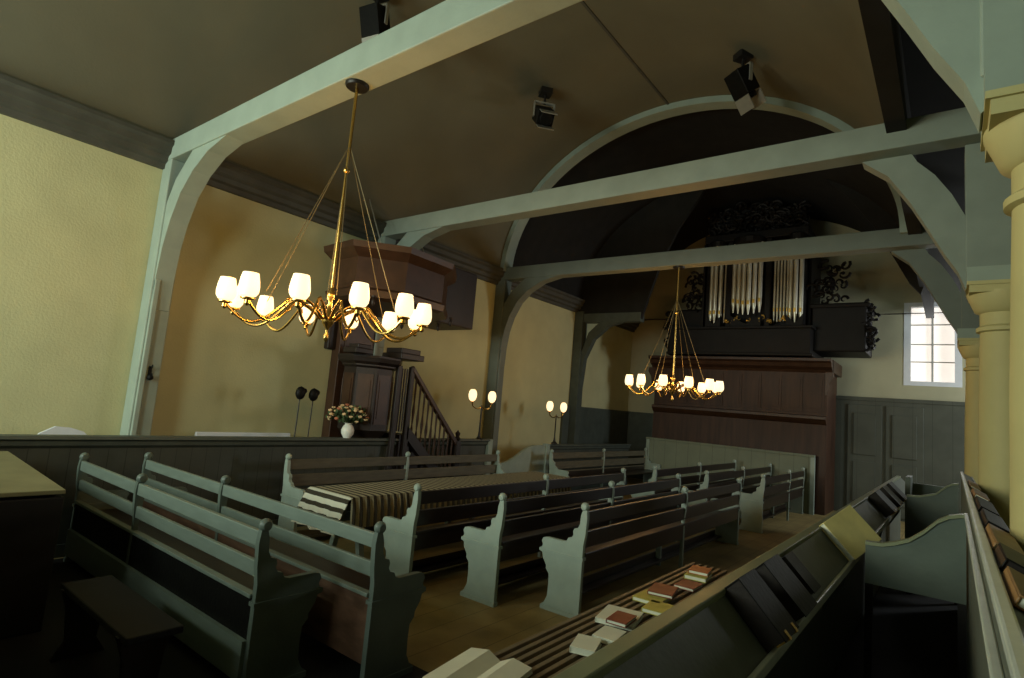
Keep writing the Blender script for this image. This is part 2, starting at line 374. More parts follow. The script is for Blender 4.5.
G1 = 'pews standing against the long dark screen'
ob = mat('olive_wood', (.11, .10, .065), .45, .2, 4, .06, stretch=(1, 6, 6))
pew(4.0, 'pew with its back to the dark screen, in front of vase and pulpit', (-6.25, 7.9, 0), -PI / 2, G1, ob, [2.1])
pew(4.4, 'pew with its back to the screen beyond the curved gate, far left of the organ', (-6.25, 14.0, 0), -PI / 2, G1, ob, [2.25])
G2 = 'open-backed grey-green pews across the near left floor'
tw = mat('rail_paint', (.16, .20, .165), .35, .10, 5, .05, stretch=(1, 5, 5), spec=.4)
M['backred'] = mat('worn_red_wood', (.11, .06, .035), .5, .35, 5, .08, stretch=(1, 3, 3))
nearp = pew(3.25, 'nearest open-backed grey-green pew with long rails, lowest on the left', (-6.47, 1.93, .012), 0, G2, tw, [1.38], 'black', 'tealshade', False)  # black back board stands for the shaded gap under the ledge
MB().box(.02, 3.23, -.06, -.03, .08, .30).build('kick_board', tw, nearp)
pew(3.62, 'open-backed grey-green pew just behind the nearest one, end scroll before the floor', (-6.45, 2.47, .012), 0, G2, tw, [1.62], 'backred', 'tealshade', False)

M['deskwood'] = mat('pale_desk_wood', (.22, .21, .11), .5, .12, 5, .05)
# low bench and reading desk in the dark lower left corner
tag(MB().box(-6.6, -2.2, .12, 2.9, 0, .012).build('platform', M['shadeblack']), 'added low sheet in shade-black colour under the open-backed pews at near left', 'platform')  # added sheet, its black colour stands for shade between the near pews
t = thing('low_bench', 'dark low bench with no back in the bottom left corner', 'bench', (-4.0, 1.42, .012))
MB().box(-.42, .68, -.13, .15, .40, .44).build('seat', M['shadeblack'], t, bevel=.008)  # near-black in place of the shade in this corner
for x in (-.36, .56): MB().prism([(-.14, .42), (.14, .42), (.1, .3), (.08, .1), (.14, 0), (-.14, 0), (-.08, .1), (-.1, .3)], x, x + .04, 'YZ').build('leg', M['oakdark'], t)
t = thing('closed_desk', 'boxy dark desk with a pale sloping top at the left picture edge', 'desk', (-5.6, .8, 0))
MB().box(-.9, .74, -.5, .56, .013, .90).box(-.86, .70, -.46, .52, .9, .92).build('body', M['shadeblack'], t, bevel=.01)  # black body colour stands for its unlit side
MB().prism([(-.93, 1.02), (.74, .95), (.74, .92), (-.93, .94)], -.53, .56, 'XZ').build('desk_top', M['deskwood'], t, bevel=.005)

# ================================================================ SCREENS
def screen(y0, y1, z, label, x=-6.7):
    t = thing('wooden_screen', label, 'screen', (x, (y0 + y1) / 2, 0), 0, 'boarded screens before the left wall'); h = (y1 - y0) / 2
    MB().box(-.03, .0, -h, h, 0, z - .1).build('panelling', M['screen'], t)
    MB().prism([(-.09, z), (.06, z), (.07, z - .03), (.04, z - .05), (.035, z - .09), (.0, z - .12), (-.05, z - .12), (-.09, z - .05)], -h, h, 'XZ').build('top_rail', M['tealdark'], t)
    MB().box(-.04, .02, -h, h, 0, .12).build('plinth', M['tealdark'], t)
    return t
t = screen(-1.2, 8.1, 1.14, 'long dark boarded screen running below the near left wall')
MB().box(-.06, .06, 4.62, 4.74, 0, 1.14).build('end_post', M['teal'], t, bevel=.008)
screen(10.05, 13.9, 1.04, 'short dark boarded screen beyond the curved gate, towards the organ')
t = thing('rear_shade_screen', 'unseen boarded screen added behind the camera to shade the near pews', 'screen', (-4.1, .05, 0))  # added out of view to keep daylight off the low pews
MB().box(-2.4, 2.9, -.03, .0, 0, 1.35).build('panelling', M['screen'], t); MB().box(-2.4, 2.9, -.06, .04, 1.35, 1.4).build('top_rail', M['tealdark'], t)  # boards and rail of the added shade screen, out of view
t = thing('curved_gate', 'pale gate with an S-curved top between the two dark screens', 'gate', (-6.66, 9.05, 0))
MB().box(-.06, .06, .86, .98, 0, 1.06).build('gate_post', M['teal'], t, bevel=.008)
cur = [(-.75, .66), (-.5, .68), (-.3, .72), (-.1, .80), (.1, .90), (.3, .97), (.5, 1.0), (.86, 1.0)]
MB().prism(cur + [(.86, .04), (-.75, .04)], -.02, .02, 'YZ').build('gate_panel', M['teal'], t)
MB().band([(a, b + .03) for a, b in cur], cur, -.03, .03, 'YZ').build('top_moulding', M['teal'], t)
# pale front screen below the organ
t = thing('organ_screen', 'pale grey-green panelled screen closing the floor in front of the organ', 'screen', (-4.3, 14.12, 0))
MB().box(-2.0, 1.9, -.03, .03, 0, 1.22).build('panelling', M['palewood'], t)
MB().box(-2.02, 1.92, -.06, .06, 1.22, 1.27).build('top_rail', M['palewood'], t, bevel=.01)
for a in (1.84, -2.0): MB().box(a, a + .08, -.05, .05, 0, 1.22).build('stile', M['teal'], t)

# ================================================================ STRIPED TABLE
t = thing('long_table', 'long narrow table under a striped cloth, between the screen pew and front pew', 'table', (-5.0, 5.65, 0))
MB().box(-.34, .34, -2.0, 2.0, .71, .74).build('table_top', M['oakdark'], t)
for y in (-1.75, 0, 1.75):
    for s in (-1, 1): MB().prism([(s * .06, .71), (s * .12, .71), (s * .30, 0), (s * .24, 0)], y - .03, y + .03, 'XZ').build('leg', M['teal'], t)
MB().box(-.02, .02, -1.75, 1.75, .3, .36).build('stretcher', M['tealdark'], t)
c = MB()
n = 90
bm = c.bm
rows = []
for side in (-1, 1):
    pts = []
# draped cloth: top sheet, folded sides with ribs
L0, L1 = -2.03, 2.03
prof = [(-.39, .52), (-.375, .62), (-.36, .72), (-.35, .757), (-.30, .762), (.30, .762), (.35, .757), (.36, .72), (.375, .62), (.39, .47)]
rings = []
for i in range(n * 2 + 1):
    yy = L0 + (L1 - L0) * i / (n * 2); ring = []
    for j, (x, z) in enumerate(prof):
        k = .022 * math.sin(2 * PI * yy / .088 * 1.0) if j in (0, 1, 8, 9) else (.01 * math.sin(2 * PI * yy / .088) if j in (2, 7) else 0)
        ring.append(bm.verts.new((x + (k if x > 0 else -k), yy, z)))
    rings.append(ring)
for i in range(len(rings) - 1):
    for j in range(len(prof) - 1): bm.faces.new((rings[i][j], rings[i][j + 1], rings[i + 1][j + 1], rings[i + 1][j]))
cl = c.build('striped_cloth', M['stripes'], None, (-5.0, 5.65, 0))
tag(cl, 'brown striped cloth covering the long table, its near end hanging with pale bands', 'tablecloth')
s = cl.modifiers.new('thick', 'SOLIDIFY'); s.thickness = .006; s.offset = 1
e = MB()
for i in range(7):
    pass
ring = []
for z, yo in ((.762, -2.02), (.74, -2.06), (.62, -2.12), (.50, -2.17), (.42, -2.19)):
    ring.append([e.bm.verts.new((-.36 + .72 * k / 12 + (.04 * (.76 - z)) * (k - 6) / 6, yo + .02 * math.sin(k * 1.9) * (.76 - z) * 4, z - .02 * math.cos(k * 1.1) * (.76 - z))) for k in range(13)])
for i in range(len(ring) - 1):
    for k in range(12): e.bm.faces.new((ring[i][k], ring[i][k + 1], ring[i + 1][k + 1], ring[i + 1][k]))
eo = e.build('hanging_end', M['stripes_end'], cl)
s = eo.modifiers.new('thick', 'SOLIDIFY'); s.thickness = .006

# ================================================================ FOREGROUND PEW BOX WITH BOOK DESKS
M['deskpaint'] = mat('desk_paint', (.105, .12, .095), .5, .12, 7, .08)
M['lip'] = mat('highlight_lip', (.60, .64, .54), .25, .1, 7, .02, spec=.6)  # pale colour stands in for the highlight along the rails
M['lipdull'] = mat('edge_paint', (.20, .225, .13), .4, .1, 7, .02)
t = thing('book_desk', 'long sloping book desk carrying bibles, running from the bottom edge to the organ', 'desk', (-.59, 5.5, -.04))
Y0, Y1 = -6.6, 6.3
MB().box(-.14, -.10, Y0, Y1, .04, 1.17).build('front_panel', M['deskpaint'], t)
MB().prism([(-.15, 1.205), (-.12, 1.205), (.065, 1.015), (.065, .98), (-.15, 1.165)], Y0, Y1, 'XZ').build('book_board', M['deskpaint'], t)
MB().box(-.16, -.10, Y0, Y1, 1.185, 1.212).build('top_edge', M['lipdull'], t, bevel=.005)
MB().box(.06, .08, Y0, Y1, .985, 1.03).build('lip', M['lip'], t, bevel=.005)
for y in (-5.5, -3.5, -1.0, 1.5, 4.0): MB().prism([(-.10, 1.1), (.05, .97), (.02, .85), (-.1, .65)], y - .015, y + .015, 'XZ').build('bracket', M['deskpaint'], t)
# slatted seat on the nave side of it
M['slatwood'] = mat('slat_wood', (.19, .15, .09), .5, .15, 5, .05)
t = thing('slatted_pew', 'last row pew with a slatted seat, its back the book desk, littered with hymn books', 'pew', (-1.55, 4.2, 0))
for k in range(9): MB().box(-.38 + k * .058, -.38 + k * .058 + .03, -3.4, 1.3, .45, .485).build('slat', M['slatwood'], t, bevel=.004)
for y in (-3.0, -.9, 1.2): MB().box(-.36, .14, y, y + .05, .0, .46).build('leg', M['tealdark'], t)
MB().box(.14, .80, -3.4, 1.3, .46, .485).build('seat', M['tealdark'], t)
# right hand rail and its book board
t = thing('aisle_desk', 'narrow book desk with a rail painted pale as a highlight, passing before the yellow columns', 'desk', (.08, 3.0, 0))
MB().box(-.015, .012, -5.5, 5.0, 1.47, 1.50).build('rail', M['lip'], t, bevel=.006)
MB().box(-.01, .005, -5.5, 5.0, .06, 1.47).build('panel', M['deskpaint'], t)
MB().box(-.03, -.01, -5.5, 1.2, 1.40, 1.415).build('lower_rail', M['lip'], t, bevel=.004)
MB().prism([(.012, 1.485), (.085, 1.45), (.085, 1.435), (.012, 1.47)], -5.5, 5.0, 'XZ').build('book_board', M['deskpaint'], t)
MB().box(.078, .088, -5.5, 5.0, 1.43, 1.46).build('lip', M['lipdull'], t, bevel=.003)
# dividers between the seats of the box
def divider(y, cur, zb, label):
    t = thing('seat_divider', label, 'divider', (0, y, 0), 0, 'dividers of the pew box')
    MB().prism(cur + [(cur[-1][0], zb), (cur[0][0], zb)], -.02, .02, 'XZ').build('panel', M['teal'] if 0 else M['dividerpaint'], t)
    MB().band([(a, b + .02) for a, b in cur], cur, -.032, .032, 'XZ').build('capping', M['lipdull'], t)
    for x in (cur[0][0], cur[-1][0] - .04): MB().box(x, x + .04, -.02, .02, .06, zb).build('foot', M['shadeblack'], t)
M['dividerpaint'] = mat('divider_paint', (.10, .125, .10), .45, .1, 7, .05)
divider(4.3, [(-.43, 1.13), (-.40, 1.13), (-.34, 1.135), (-.28, 1.155), (-.206, 1.19), (-.137, 1.25), (-.07, 1.325), (-.017, 1.36), (.034, 1.375), (.06, 1.378)], .90, 'grey divider with an S-curved top nearest the camera, between the two desks')
divider(8.2, [(-.42, 1.14), (-.3, 1.15), (-.15, 1.2), (-.05, 1.3), (.0, 1.33), (.05, 1.34)], .3, 'smaller far divider inside the pew box, towards the organ')
t = thing('box_bench', 'pale-edged seat boards at the far end of the pew box', 'bench', (-.2, 9.6, 0))
MB().box(-.28, .22, -.25, .25, .95, .98).build('seat', M['lipdull'], t)
MB().box(-.28, .25, .25, .29, .4, 1.18).box(-.3, .27, .24, .30, 1.16, 1.2).build('backrest', M['dividerpaint'], t)
MB().box(-.30, -.24, -.27, .27, .06, 1.3).build('end_board', M['dividerpaint'], t, bevel=.005)
# platform inside the box, coloured near-black as its shade
tag(MB().box(-.68, .12, -2.5, 11.6, 0, .06).build('platform', M['shadeblack']), 'low platform floor in shade-black colour inside the foreground pew box', 'platform')

# ================================================================ BOOKS
def book(name, label, loc, size, m_cover, rz=0, tilt=0, axis='Y', group=None, open_=False, clasp=False):
    """size = length, depth, thickness; block of pages between two boards and a spine"""
    l, d, h = size
    t = thing(name, label, 'book', loc, rz, group)
    t.rotation_euler = (0, tilt, rz)
    if open_:
        for s in (-1, 1):
            b = MB().prism([(0, .004), (s * l * .2, h), (s * l / 2, h * .55), (s * l / 2, 0), (0, 0)], -d / 2, d / 2, 'XZ'); b.build('page_block', M['paper'], t)
        MB().box(-l / 2 - .004, l / 2 + .004, -d / 2 - .004, d / 2 + .004, -.004, 0).build('cover', m_cover, t)
        return t
    c = .005
    MB().box(-l / 2, l / 2, -d / 2, d / 2, 0, c).box(-l / 2, l / 2, -d / 2, d / 2, h - c, h).box(-l / 2, -l / 2 + c, -d / 2, d / 2, c, h - c).build('cover', m_cover, t, bevel=.002)
    MB().box(-l / 2 + c, l / 2 - .006, -d / 2 + .005, d / 2 - .005, c, h - c).build('page_block', M['paper'] if m_cover is not M['black'] else M['edgebrown'], t)
    if clasp:
        for y in (-d * .25, d * .25): MB().box(l / 2 - .03, l / 2 + .004, y - .012, y + .012, h * .3, h + .003).build('clasp', M['brass'], t)
    return t
M['orangewood'] = mat('orange_brown_cover', (.30, .15, .05), .5, .15, 8, .05)
M['edgebrown'] = mat('page_edges', (.014, .010, .007), .7, .2, 40, .1)
def on_board(x): return 1.165 - (x + .71) * 1.03    # height of the left sloping board
SL = math.atan(1.03)
def bible(y, label, size, m_, clasp=False, x=-.618):
    return book('bible', label, (x, y, on_board(x) + .003), size, m_, 0, SL, group='bibles on the sloping book desk', clasp=clasp)
bible(2.45, 'thick black clasped bible, nearest on the sloping desk', (.25, .22, .085), M['black'], True)
bible(2.88, 'second black bible on the sloping desk, close behind the clasped one', (.25, .26, .07), M['black'])
bible(3.3, 'flat black book beyond the two thick bibles on the desk', (.20, .17, .03), M['black'])
yb = bible(4.55, 'pale yellow book propped up alone, standing out on the sloping desk', (.27, .34, .05), M['tan'])
yb.rotation_euler = (.5, SL, 0); yb.location += Vector((math.sin(SL), 0, math.cos(SL))) * .082
bible(4.62, 'black book lying under the propped pale yellow one', (.24, .20, .085), M['black'])
bible(7.3, 'first of three black bibles together far along the desk', (.25, .42, .10), M['black'], True)
bible(8.0, 'middle one of three black bibles far along the desk', (.25, .42, .11), M['black'], True)
bible(8.8, 'last of three black bibles far along the desk, nearest the organ', (.25, .46, .11), M['black'], True)
GH = 'hymn books lying on the slatted seat'
ZS = .487
def hymn(x, y, size, m_, rz, label, z=ZS, op=False): book('hymn_book', label, (x, y, z), size, m_, rz, 0, group=GH, open_=op)
hymn(-1.80, 2.2, (.34, .46), 0, 0, '') if 0 else None
book('hymn_book', 'large white open book at the bottom edge on the slatted seat', (-1.80, 2.27, ZS + .004), (.36, .42, .04), M['paper'], .15, 0, group=GH, open_=True)
hymn(-1.62, 2.98, (.14, .2, .035), M['paper'], .3, 'small white book, nearest of the white ones after the open book')
hymn(-1.60, 3.22, (.14, .2, .03), M['paper'], .1, 'white booklet with a dark strip between two other white books')
hymn(-1.70, 3.55, (.24, .30, .03), M['paper'], .2, 'broad white book lying under the small red-brown book')
hymn(-1.64, 3.45, (.13, .2, .025), M['redbook'], .1, 'small red-brown book lying on a broad white book', ZS + .031)
hymn(-1.60, 3.92, (.16, .22, .03), M['yellowbook'], .1, 'yellow-green hymn book beside the white books')
hymn(-1.72, 4.1, (.20, .24, .03), M['yellowbook'], .0, 'wide yellow-green hymn book half under the brown book')
hymn(-1.70, 4.25, (.18, .26, .025), M['redbook'], .2, 'brown-red hymn book lying across the wide yellow-green one', ZS + .031)
hymn(-1.66, 4.66, (.16, .22, .025), M['redbook'], .0, 'dark red hymn book alone between the two yellow piles')
hymn(-1.70, 5.0, (.18, .24, .035), M['yellowbook'], .1, 'yellow hymn book below the orange one')
hymn(-1.70, 5.04, (.16, .20, .03), M['orangebook'], .15, 'orange hymn book on top of the farthest yellow one', ZS + .036)
def on_rb(x): return 1.485 - (x - .092) * .48
GR = 'books in a row on the narrow aisle desk'
for y, sz, m_, lb in ((1.75, (.075, .34, .028), 'brownbook', 'nearest brown book on the narrow aisle desk'),
                      (2.15, (.075, .30, .036), 'black', 'black book between two brown ones on the aisle desk'),
                      (2.6, (.078, .50, .030), 'brownbook', 'long brown book on the aisle desk before the first column'),
                      (3.2, (.075, .55, .032), 'black', 'nearer one of two long black books on the aisle desk'),
                      (3.95, (.075, .70, .030), 'black', 'farther one of two long black books on the aisle desk'),
                      (4.75, (.075, .55, .030), 'orangewood', 'orange-brown book near the far tip of the aisle desk'),
                      (5.9, (.07, .8, .02), 'brownbook', 'thin brown book at the far tip of the aisle desk')):
    book('psalm_book', lb, (.128, y, on_rb(.128) + .003), sz, M[m_], 0, math.atan(.48), group=GR)

# ================================================================ CHANDELIERS
def shade_mb():
    pr = [(.02, 0), (.050, .008), (.067, .035), (.070, .07), (.064, .12), (.053, .17), (.050, .17), (.060, .12), (.066, .07), (.060, .035), (.03, .012)]
    return pr
def chandelier(label, loc, top, R_, n=12, glowm='lamp', light=7.0, cords=6):
    t = thing('chandelier', label, 'chandelier', loc, 0)
    H = top - loc[2]
    MB().lathe([(.09, H - .03), (.10, H - .015), (.10, H), (.02, H)], 20).build('ceiling_plate', M['darkmetal'], t, smooth=True)
    MB().tube([(0, 0, .25), (0, 0, H - .02)], .014, 10).ball((0, 0, H * .62), .03).build('rod', M['brass'], t, smooth=True)
    MB().lathe([(.004, -.20), (.02, -.18), (.022, -.15), (.010, -.12), (.014, -.09), (.045, -.05), (.055, -.01), (.045, .03), (.02, .06), (.016, .14), (.03, .17), (.03, .2), (.014, .23), (.012, .27)], 20).build('hub', M['brass'], t, smooth=True)
    for k in range(cords):
        a = 2 * PI * (k + .5) / cords
        MB().tube([(.01 * math.cos(a), .01 * math.sin(a), H * .72), (R_ * .72 * math.cos(a), R_ * .72 * math.sin(a), .10)], .0035, 5).build('cord', M['cordbrass'], t)
    arm0 = sh0 = None
    pts = []
    for i in range(25):
        s = i / 24
        x = .06 + (R_ - .06) * s
        z = -.02 + .13 * math.sin(s * PI * 1.0) * (1 - s) * 1.6 - .16 * math.sin(max(0, s - .35) / .65 * PI) * (1.0) + .02 * s
        pts.append((x, 0, z))
    for k in range(n):
        a = 2 * PI * (k + .35) / n
        if arm0 is None:
            b = MB().tube(pts, .011, 8)
            # scroll sitting on the arm
            sp = [(R_ * .45 + (.09 - .016 * q) * math.cos(q * .62), 0, .07 + (.075 - .013 * q) * math.sin(q * .62)) for q in range(0, 6)]
            b.tube([(R_ * .30, 0, .09), (R_ * .36, 0, .12), (R_ * .43, 0, .10), (R_ * .46, 0, .05), (R_ * .43, 0, .02), (R_ * .40, 0, .04), (R_ * .41, 0, .07)], .008, 6)
            b.lathe([(.005, -.05), (.02, -.035), (.018, -.01), (.05, .0), (.05, .008), (.02, .012)], 14, (R_, 0, .0))
            arm0 = b.build('arm', M['brass'], t, smooth=True); arm0.rotation_euler = (0, 0, a)
            sh0 = MB().lathe(shade_mb(), 20, (0, 0, 0)).build('lamp_shade', M[glowm], t, smooth=True)
            sh0.location = (R_ * math.cos(a), R_ * math.sin(a), .012)
            ar, sh = arm0, sh0
        else:
            ar = arm0.copy(); COL.objects.link(ar); ar.rotation_euler = (0, 0, a)
            sh = sh0.copy(); COL.objects.link(sh); sh.location = (R_ * math.cos(a), R_ * math.sin(a), .012)
        pl = bpy.data.lights.new('bulb', 'POINT'); pl.energy = light; pl.color = (1, .50, .14); pl.shadow_soft_size = .04
        po = bpy.data.objects.new('bulb', pl); COL.objects.link(po); po.parent = t; po.location = (R_ * math.cos(a), R_ * math.sin(a), .215)
    return t
chandelier('large brass chandelier with lit glass shades, hanging from the nearest beam', (-4.0, 2.68, 2.37), 4.38, .76)
chandelier('smaller-looking far brass chandelier with lit shades, before the organ', (-3.7, 9.18, 2.28), 4.38, .74)

# twin lamps standing on the screen posts
def twin(label, loc):
    t = thing('twin_lamp', label, 'lamp', loc, 0, 'two-armed lamps standing on the dark screens')
    MB().lathe([(.07, 0), (.07, .02), (.03, .05), (.02, .1), (.015, .14)], 14).build('foot', M['darkmetal'], t, smooth=True)
    MB().tube([(0, 0, .1), (0, 0, .62)], .014, 8).build('stem', M['darkmetal'], t, smooth=True)
    for s in (-1, 1):
        MB().tube([(0, 0, .60), (0, s * .08, .555), (0, s * .17, .56), (0, s * .25, .60), (0, s * .27, .67)], .011, 8).lathe([(.03, 0), (.035, .015), (.01, .02)], 12, (0, s * .27, .66)).build('arm', M['brass'], t, smooth=True)
        MB().lathe([(.02, 0), (.05, .02), (.07, .07), (.075, .12), (.065, .17), (.04, .205), (.02, .21)], 18, (0, s * .27, .68)).build('lamp_globe', M['lampfar'], t, smooth=True)
    return t
tw1 = twin('two-armed lit lamp on the post where the long dark screen ends', (-6.7, 7.85, 1.12))
copy_of(tw1, 'two-armed lit lamp on the screen beyond the curved gate', (-6.7, 10.32, 1.05))

# offering bags on poles, leaning in front of the left wall
for x, y, h, lb in ((-6.88, 4.33, 1.80, 'black offering bag on a long pole, the left one of the leaning pair'),
                    (-6.88, 4.53, 1.79, 'black offering bag on a long pole, the one of the pair nearer the vase')):
    t = thing('offering_bag', lb, 'collection bag', (x, y, 0), 0, 'offering bags on poles')
    MB().tube([(0, -.02, 0), (0, 0, h - .08)], .009, 6).build('pole', M['oakdark'], t)
    MB().ball((0, 0, 0), .07, 2, (.8, 1.0, 1.3)).ball((0, .05, .03), .04, 2).build('bag', M['black'], t, (0, 0, h - .09), smooth=True)

# vase and bouquet on the screen ledge
va = thing('vase', 'white rounded vase standing on the long dark screen before the pulpit', 'vase', (-6.70, 5.02, 1.14))
MB().lathe([(.05, 0), (.055, .01), (.085, .06), (.09, .11), (.07, .16), (.045, .19), (.055, .21), (.045, .21), (.038, .19)], 24).build('vase_body', M['white'], va, smooth=True)
bq = thing('bouquet', 'loose bouquet of cream and reddish flowers in the white vase', 'flowers', (-6.70, 5.02, 1.33))
lf = MB()
for i in range(60):
    a = random.uniform(0, 2 * PI); e_ = random.uniform(.2, 1.3); rr = random.uniform(.1, .28)
    d = Vector((math.cos(a) * math.cos(e_) * .8, math.sin(a) * math.cos(e_) * 1.35, math.sin(e_) * .85 + .12))
    lf.tube([(0, 0, 0), d * rr * .5 + Vector((0, 0, .02)), d * rr], [.004, .004, .012], 4)
    lf.ball(d * rr, .028, 1, (1, .5, 1))
lf.build('foliage', M['leaf'], bq)
for i in range(46):
    a = 2 * PI * i * .618; e_ = .1 + 1.3 * (i / 46)
    rr = random.uniform(.22, .30)
    p = Vector((math.cos(a) * math.cos(e_) * .8, math.sin(a) * math.cos(e_) * 1.35, math.sin(e_) * .85 + .12)) * rr
    b = MB().ball(p, random.uniform(.018, .03), 1, (1, 1, .8))
    for q in range(5): b.ball(p + Vector((math.cos(q * 1.26), math.sin(q * 1.26), .2)) * .018, .012, 1)
    b.build('bloom', M['bloom2'] if i % 7 == 3 else M['bloom'], bq)

# small black hook with a hat on the first wall post
hk = thing('coat_hook', 'small black hook on the first wall post, left of the chandelier', 'hook', (-7.40, 2.68, 1.80))
MB().box(0, .015, -.015, .015, -.05, .08).tube([(.01, 0, .05), (.05, 0, .06), (.06, 0, .1)], .007, 6).tube([(.01, 0, -.03), (.06, 0, -.04), (.065, 0, 0)], .012, 6).ball((.04, 0, -.05), .035, 2).build('hook_body', M['black'], hk)
# pale rounded chair back and low shelf seen over the screen
t = thing('visitor_chair', 'pale rounded seat back just showing over the screen at far left', 'chair', (-7.35, 1.95, 0))
arc = [(-.27, .9), (-.27, 1.02), (-.2, 1.10), (-.08, 1.17), (.05, 1.16), (.17, 1.12), (.25, 1.04), (.27, .9)]
MB().prism(arc, -.02, .02, 'YZ').build('backrest', M['winpaint'], t)
MB().box(0, .4, -.27, .27, .42, .46).build('seat', M['winpaint'], t)
for x in (0, .36):
    for y in (-.25, .22): MB().box(x, x + .035, y, y + .035, 0, .42 if x else .9).build('leg', M['winpaint'], t)
t = thing('wall_bench', 'pale bench edge just showing over the screen below the chandelier', 'bench', (-7.4, 4.0, 0))
MB().box(-.15, -.1, -.65, .65, 0, 1.12).build('backrest', M['winpaint'], t, bevel=.01)
MB().box(-.1, .25, -.65, .65, .42, .46).build('seat', M['winpaint'], t)

# ================================================================ PULPIT
P0 = Vector((-6.98, 5.50, 0))
t = thing('pulpit', 'dark oak pulpit with canopy, panelled tub and balustered stair at the left wall', 'pulpit', P0)
def ngon(n, r, ph=0, sx=1, sy=1): return [(sx * r * math.cos(2 * PI * k / n + ph), sy * r * math.sin(2 * PI * k / n + ph)) for k in range(n)]
# tub (octagonal)
def octa(prof, seg, name, m_, loc=(0, 0, 0), par=t, rz=PI / 8, sx=1, sy=1):
    b = MB().lathe(prof, seg)
    for v in b.bm.verts: v.co.x *= sx; v.co.y *= sy
    o = b.build(name, m_, par, loc, rz); return o
tub = octa([(.24, 1.0), (.30, 1.15), (.38, 1.25), (.38, 2.15), (.42, 2.18), (.42, 2.22)], 8, 'tub', M['oakdark'])
for k in range(8):
    a = 2 * PI * k / 8
    mx = Matrix.Rotation(a - PI / 8 + PI/8, 4, 'Z')
    MB().box(.345, .362, -.11, .11, 1.34, 2.06, mx).box(.36, .372, -.075, .075, 1.42, 1.98, mx).build('tub_panel', M['oak'], tub, rz=-PI / 8)
octa([(.42, 2.20), (.48, 2.24), (.50, 2.30), (.50, 2.33), (.36, 2.33)], 8, 'ledge', M['oakdark'])
octa([(.05, .0), (.22, .0), (.20, .15), (.11, .3), (.09, .7), (.2, .95), (.3, 1.0)], 8, 'pedestal', M['oakdark'])
MB().box(.2, .50, -.66, -.36, 2.33, 2.40).box(.24, .46, -.60, -.38, 2.40, 2.46).build('book_rest', M['oakdark'], t, bevel=.01)
MB().box(.1, .55, .12, .58, 2.33, 2.42).box(.14, .5, .16, .54, 2.42, 2.50).build('desk_cushion', M['oakdark'], t, bevel=.01)
MB().box(-.62, -.42, -.28, .40, 1.0, 3.35).box(-.42, -.40, -.2, .32, 2.4, 3.2).build('back_board', M['oak'], t, bevel=.01)
for a in (-.42, .30): MB().box(-.64, -.52, a, a + .14, 2.4, 3.2).build('back_wing', M['oakdark'], t, bevel=.02)
# canopy (sounding board)
can = octa([(.95, 3.22), (1.06, 3.25), (1.08, 3.34), (1.02, 3.38), (1.02, 3.78), (1.08, 3.82), (1.17, 3.88), (1.19, 3.96), (1.0, 3.98), (.5, 4.05)], 8, 'canopy', M['oak'], (0.34, -.02, -.20), t, PI / 8, .80, 1.02)
for k in range(8):
    a = 2 * PI * k / 8 + PI / 8
    x, y = 1.08 * math.cos(a + 0) * .8, 1.08 * math.sin(a) * 1.1
    MB().lathe([(.005, -.14), (.025, -.11), (.03, -.07), (.012, -.04), (.03, -.02), (.03, .0)], 10, (x, y, 3.24)).build('drop_finial', M['oakdark'], can, rz=-PI / 8 if 0 else 0, smooth=True)
MB().box(-.64, .25, .80, 1.95, 3.05, 4.05).build('canopy_side_box', M['oakdark'], t, bevel=.02)
for y, z in ((.85, 3.98),): 
    for ya in (y, -.1): MB().tube([(.1, ya, z), (-.5, ya + .1, 4.9)], .010, 6).build('hanger', M['silver'], t)
# stair with balusters
st = MB()
for k in range(6):
    yk = .42 + k * .22; zk = 1.2 - k * .2
    st.box(-.35, .35, yk, yk + .28, 0, max(.06, zk))
st.build('stair', M['oakdark'], t)
for ya in (.22, .48): MB().box(.33, .40, ya, ya + .08, 0, 2.24).build('landing_post', M['oakdark'], t, bevel=.01)
for k in range(3): MB().tube([(.36, .335 + .05 * k, 1.25), (.36, .335 + .05 * k, 2.2)], .014, 6).build('landing_baluster', M['oakdark'], t)
MB().prism([(.52, 2.26), (.52, 2.17), (1.66, 1.02), (1.66, 1.12)], .33, .41, 'YZ').build('handrail', M['oak'], t, bevel=.008)
MB().prism([(.52, 1.35), (.52, 1.15), (1.66, .15), (1.66, .35)], .34, .40, 'YZ').build('stringer', M['oakdark'], t)
for k in range(10):
    yk = .63 + k * .104; zt = 2.2 - (yk - .52) * 1.0; zb = 1.3 - (yk - .52) * .88
    MB().lathe([(.018, zb), (.018, zb + .1), (.010, zb + .16), (.024, zb + .34), (.012, zb + .5), (.018, zt - .06), (.018, zt)], 8, (.37, yk, 0)).build('baluster', M['oak'], t, smooth=True)
MB().box(.32, .42, 1.64, 1.74, 0, 1.12).lathe([(.03, 1.12), (.06, 1.15), (.03, 1.19), (.045, 1.24), (.0, 1.30)], 10, (.37, 1.69, 0)).build('newel_post', M['oakdark'], t)

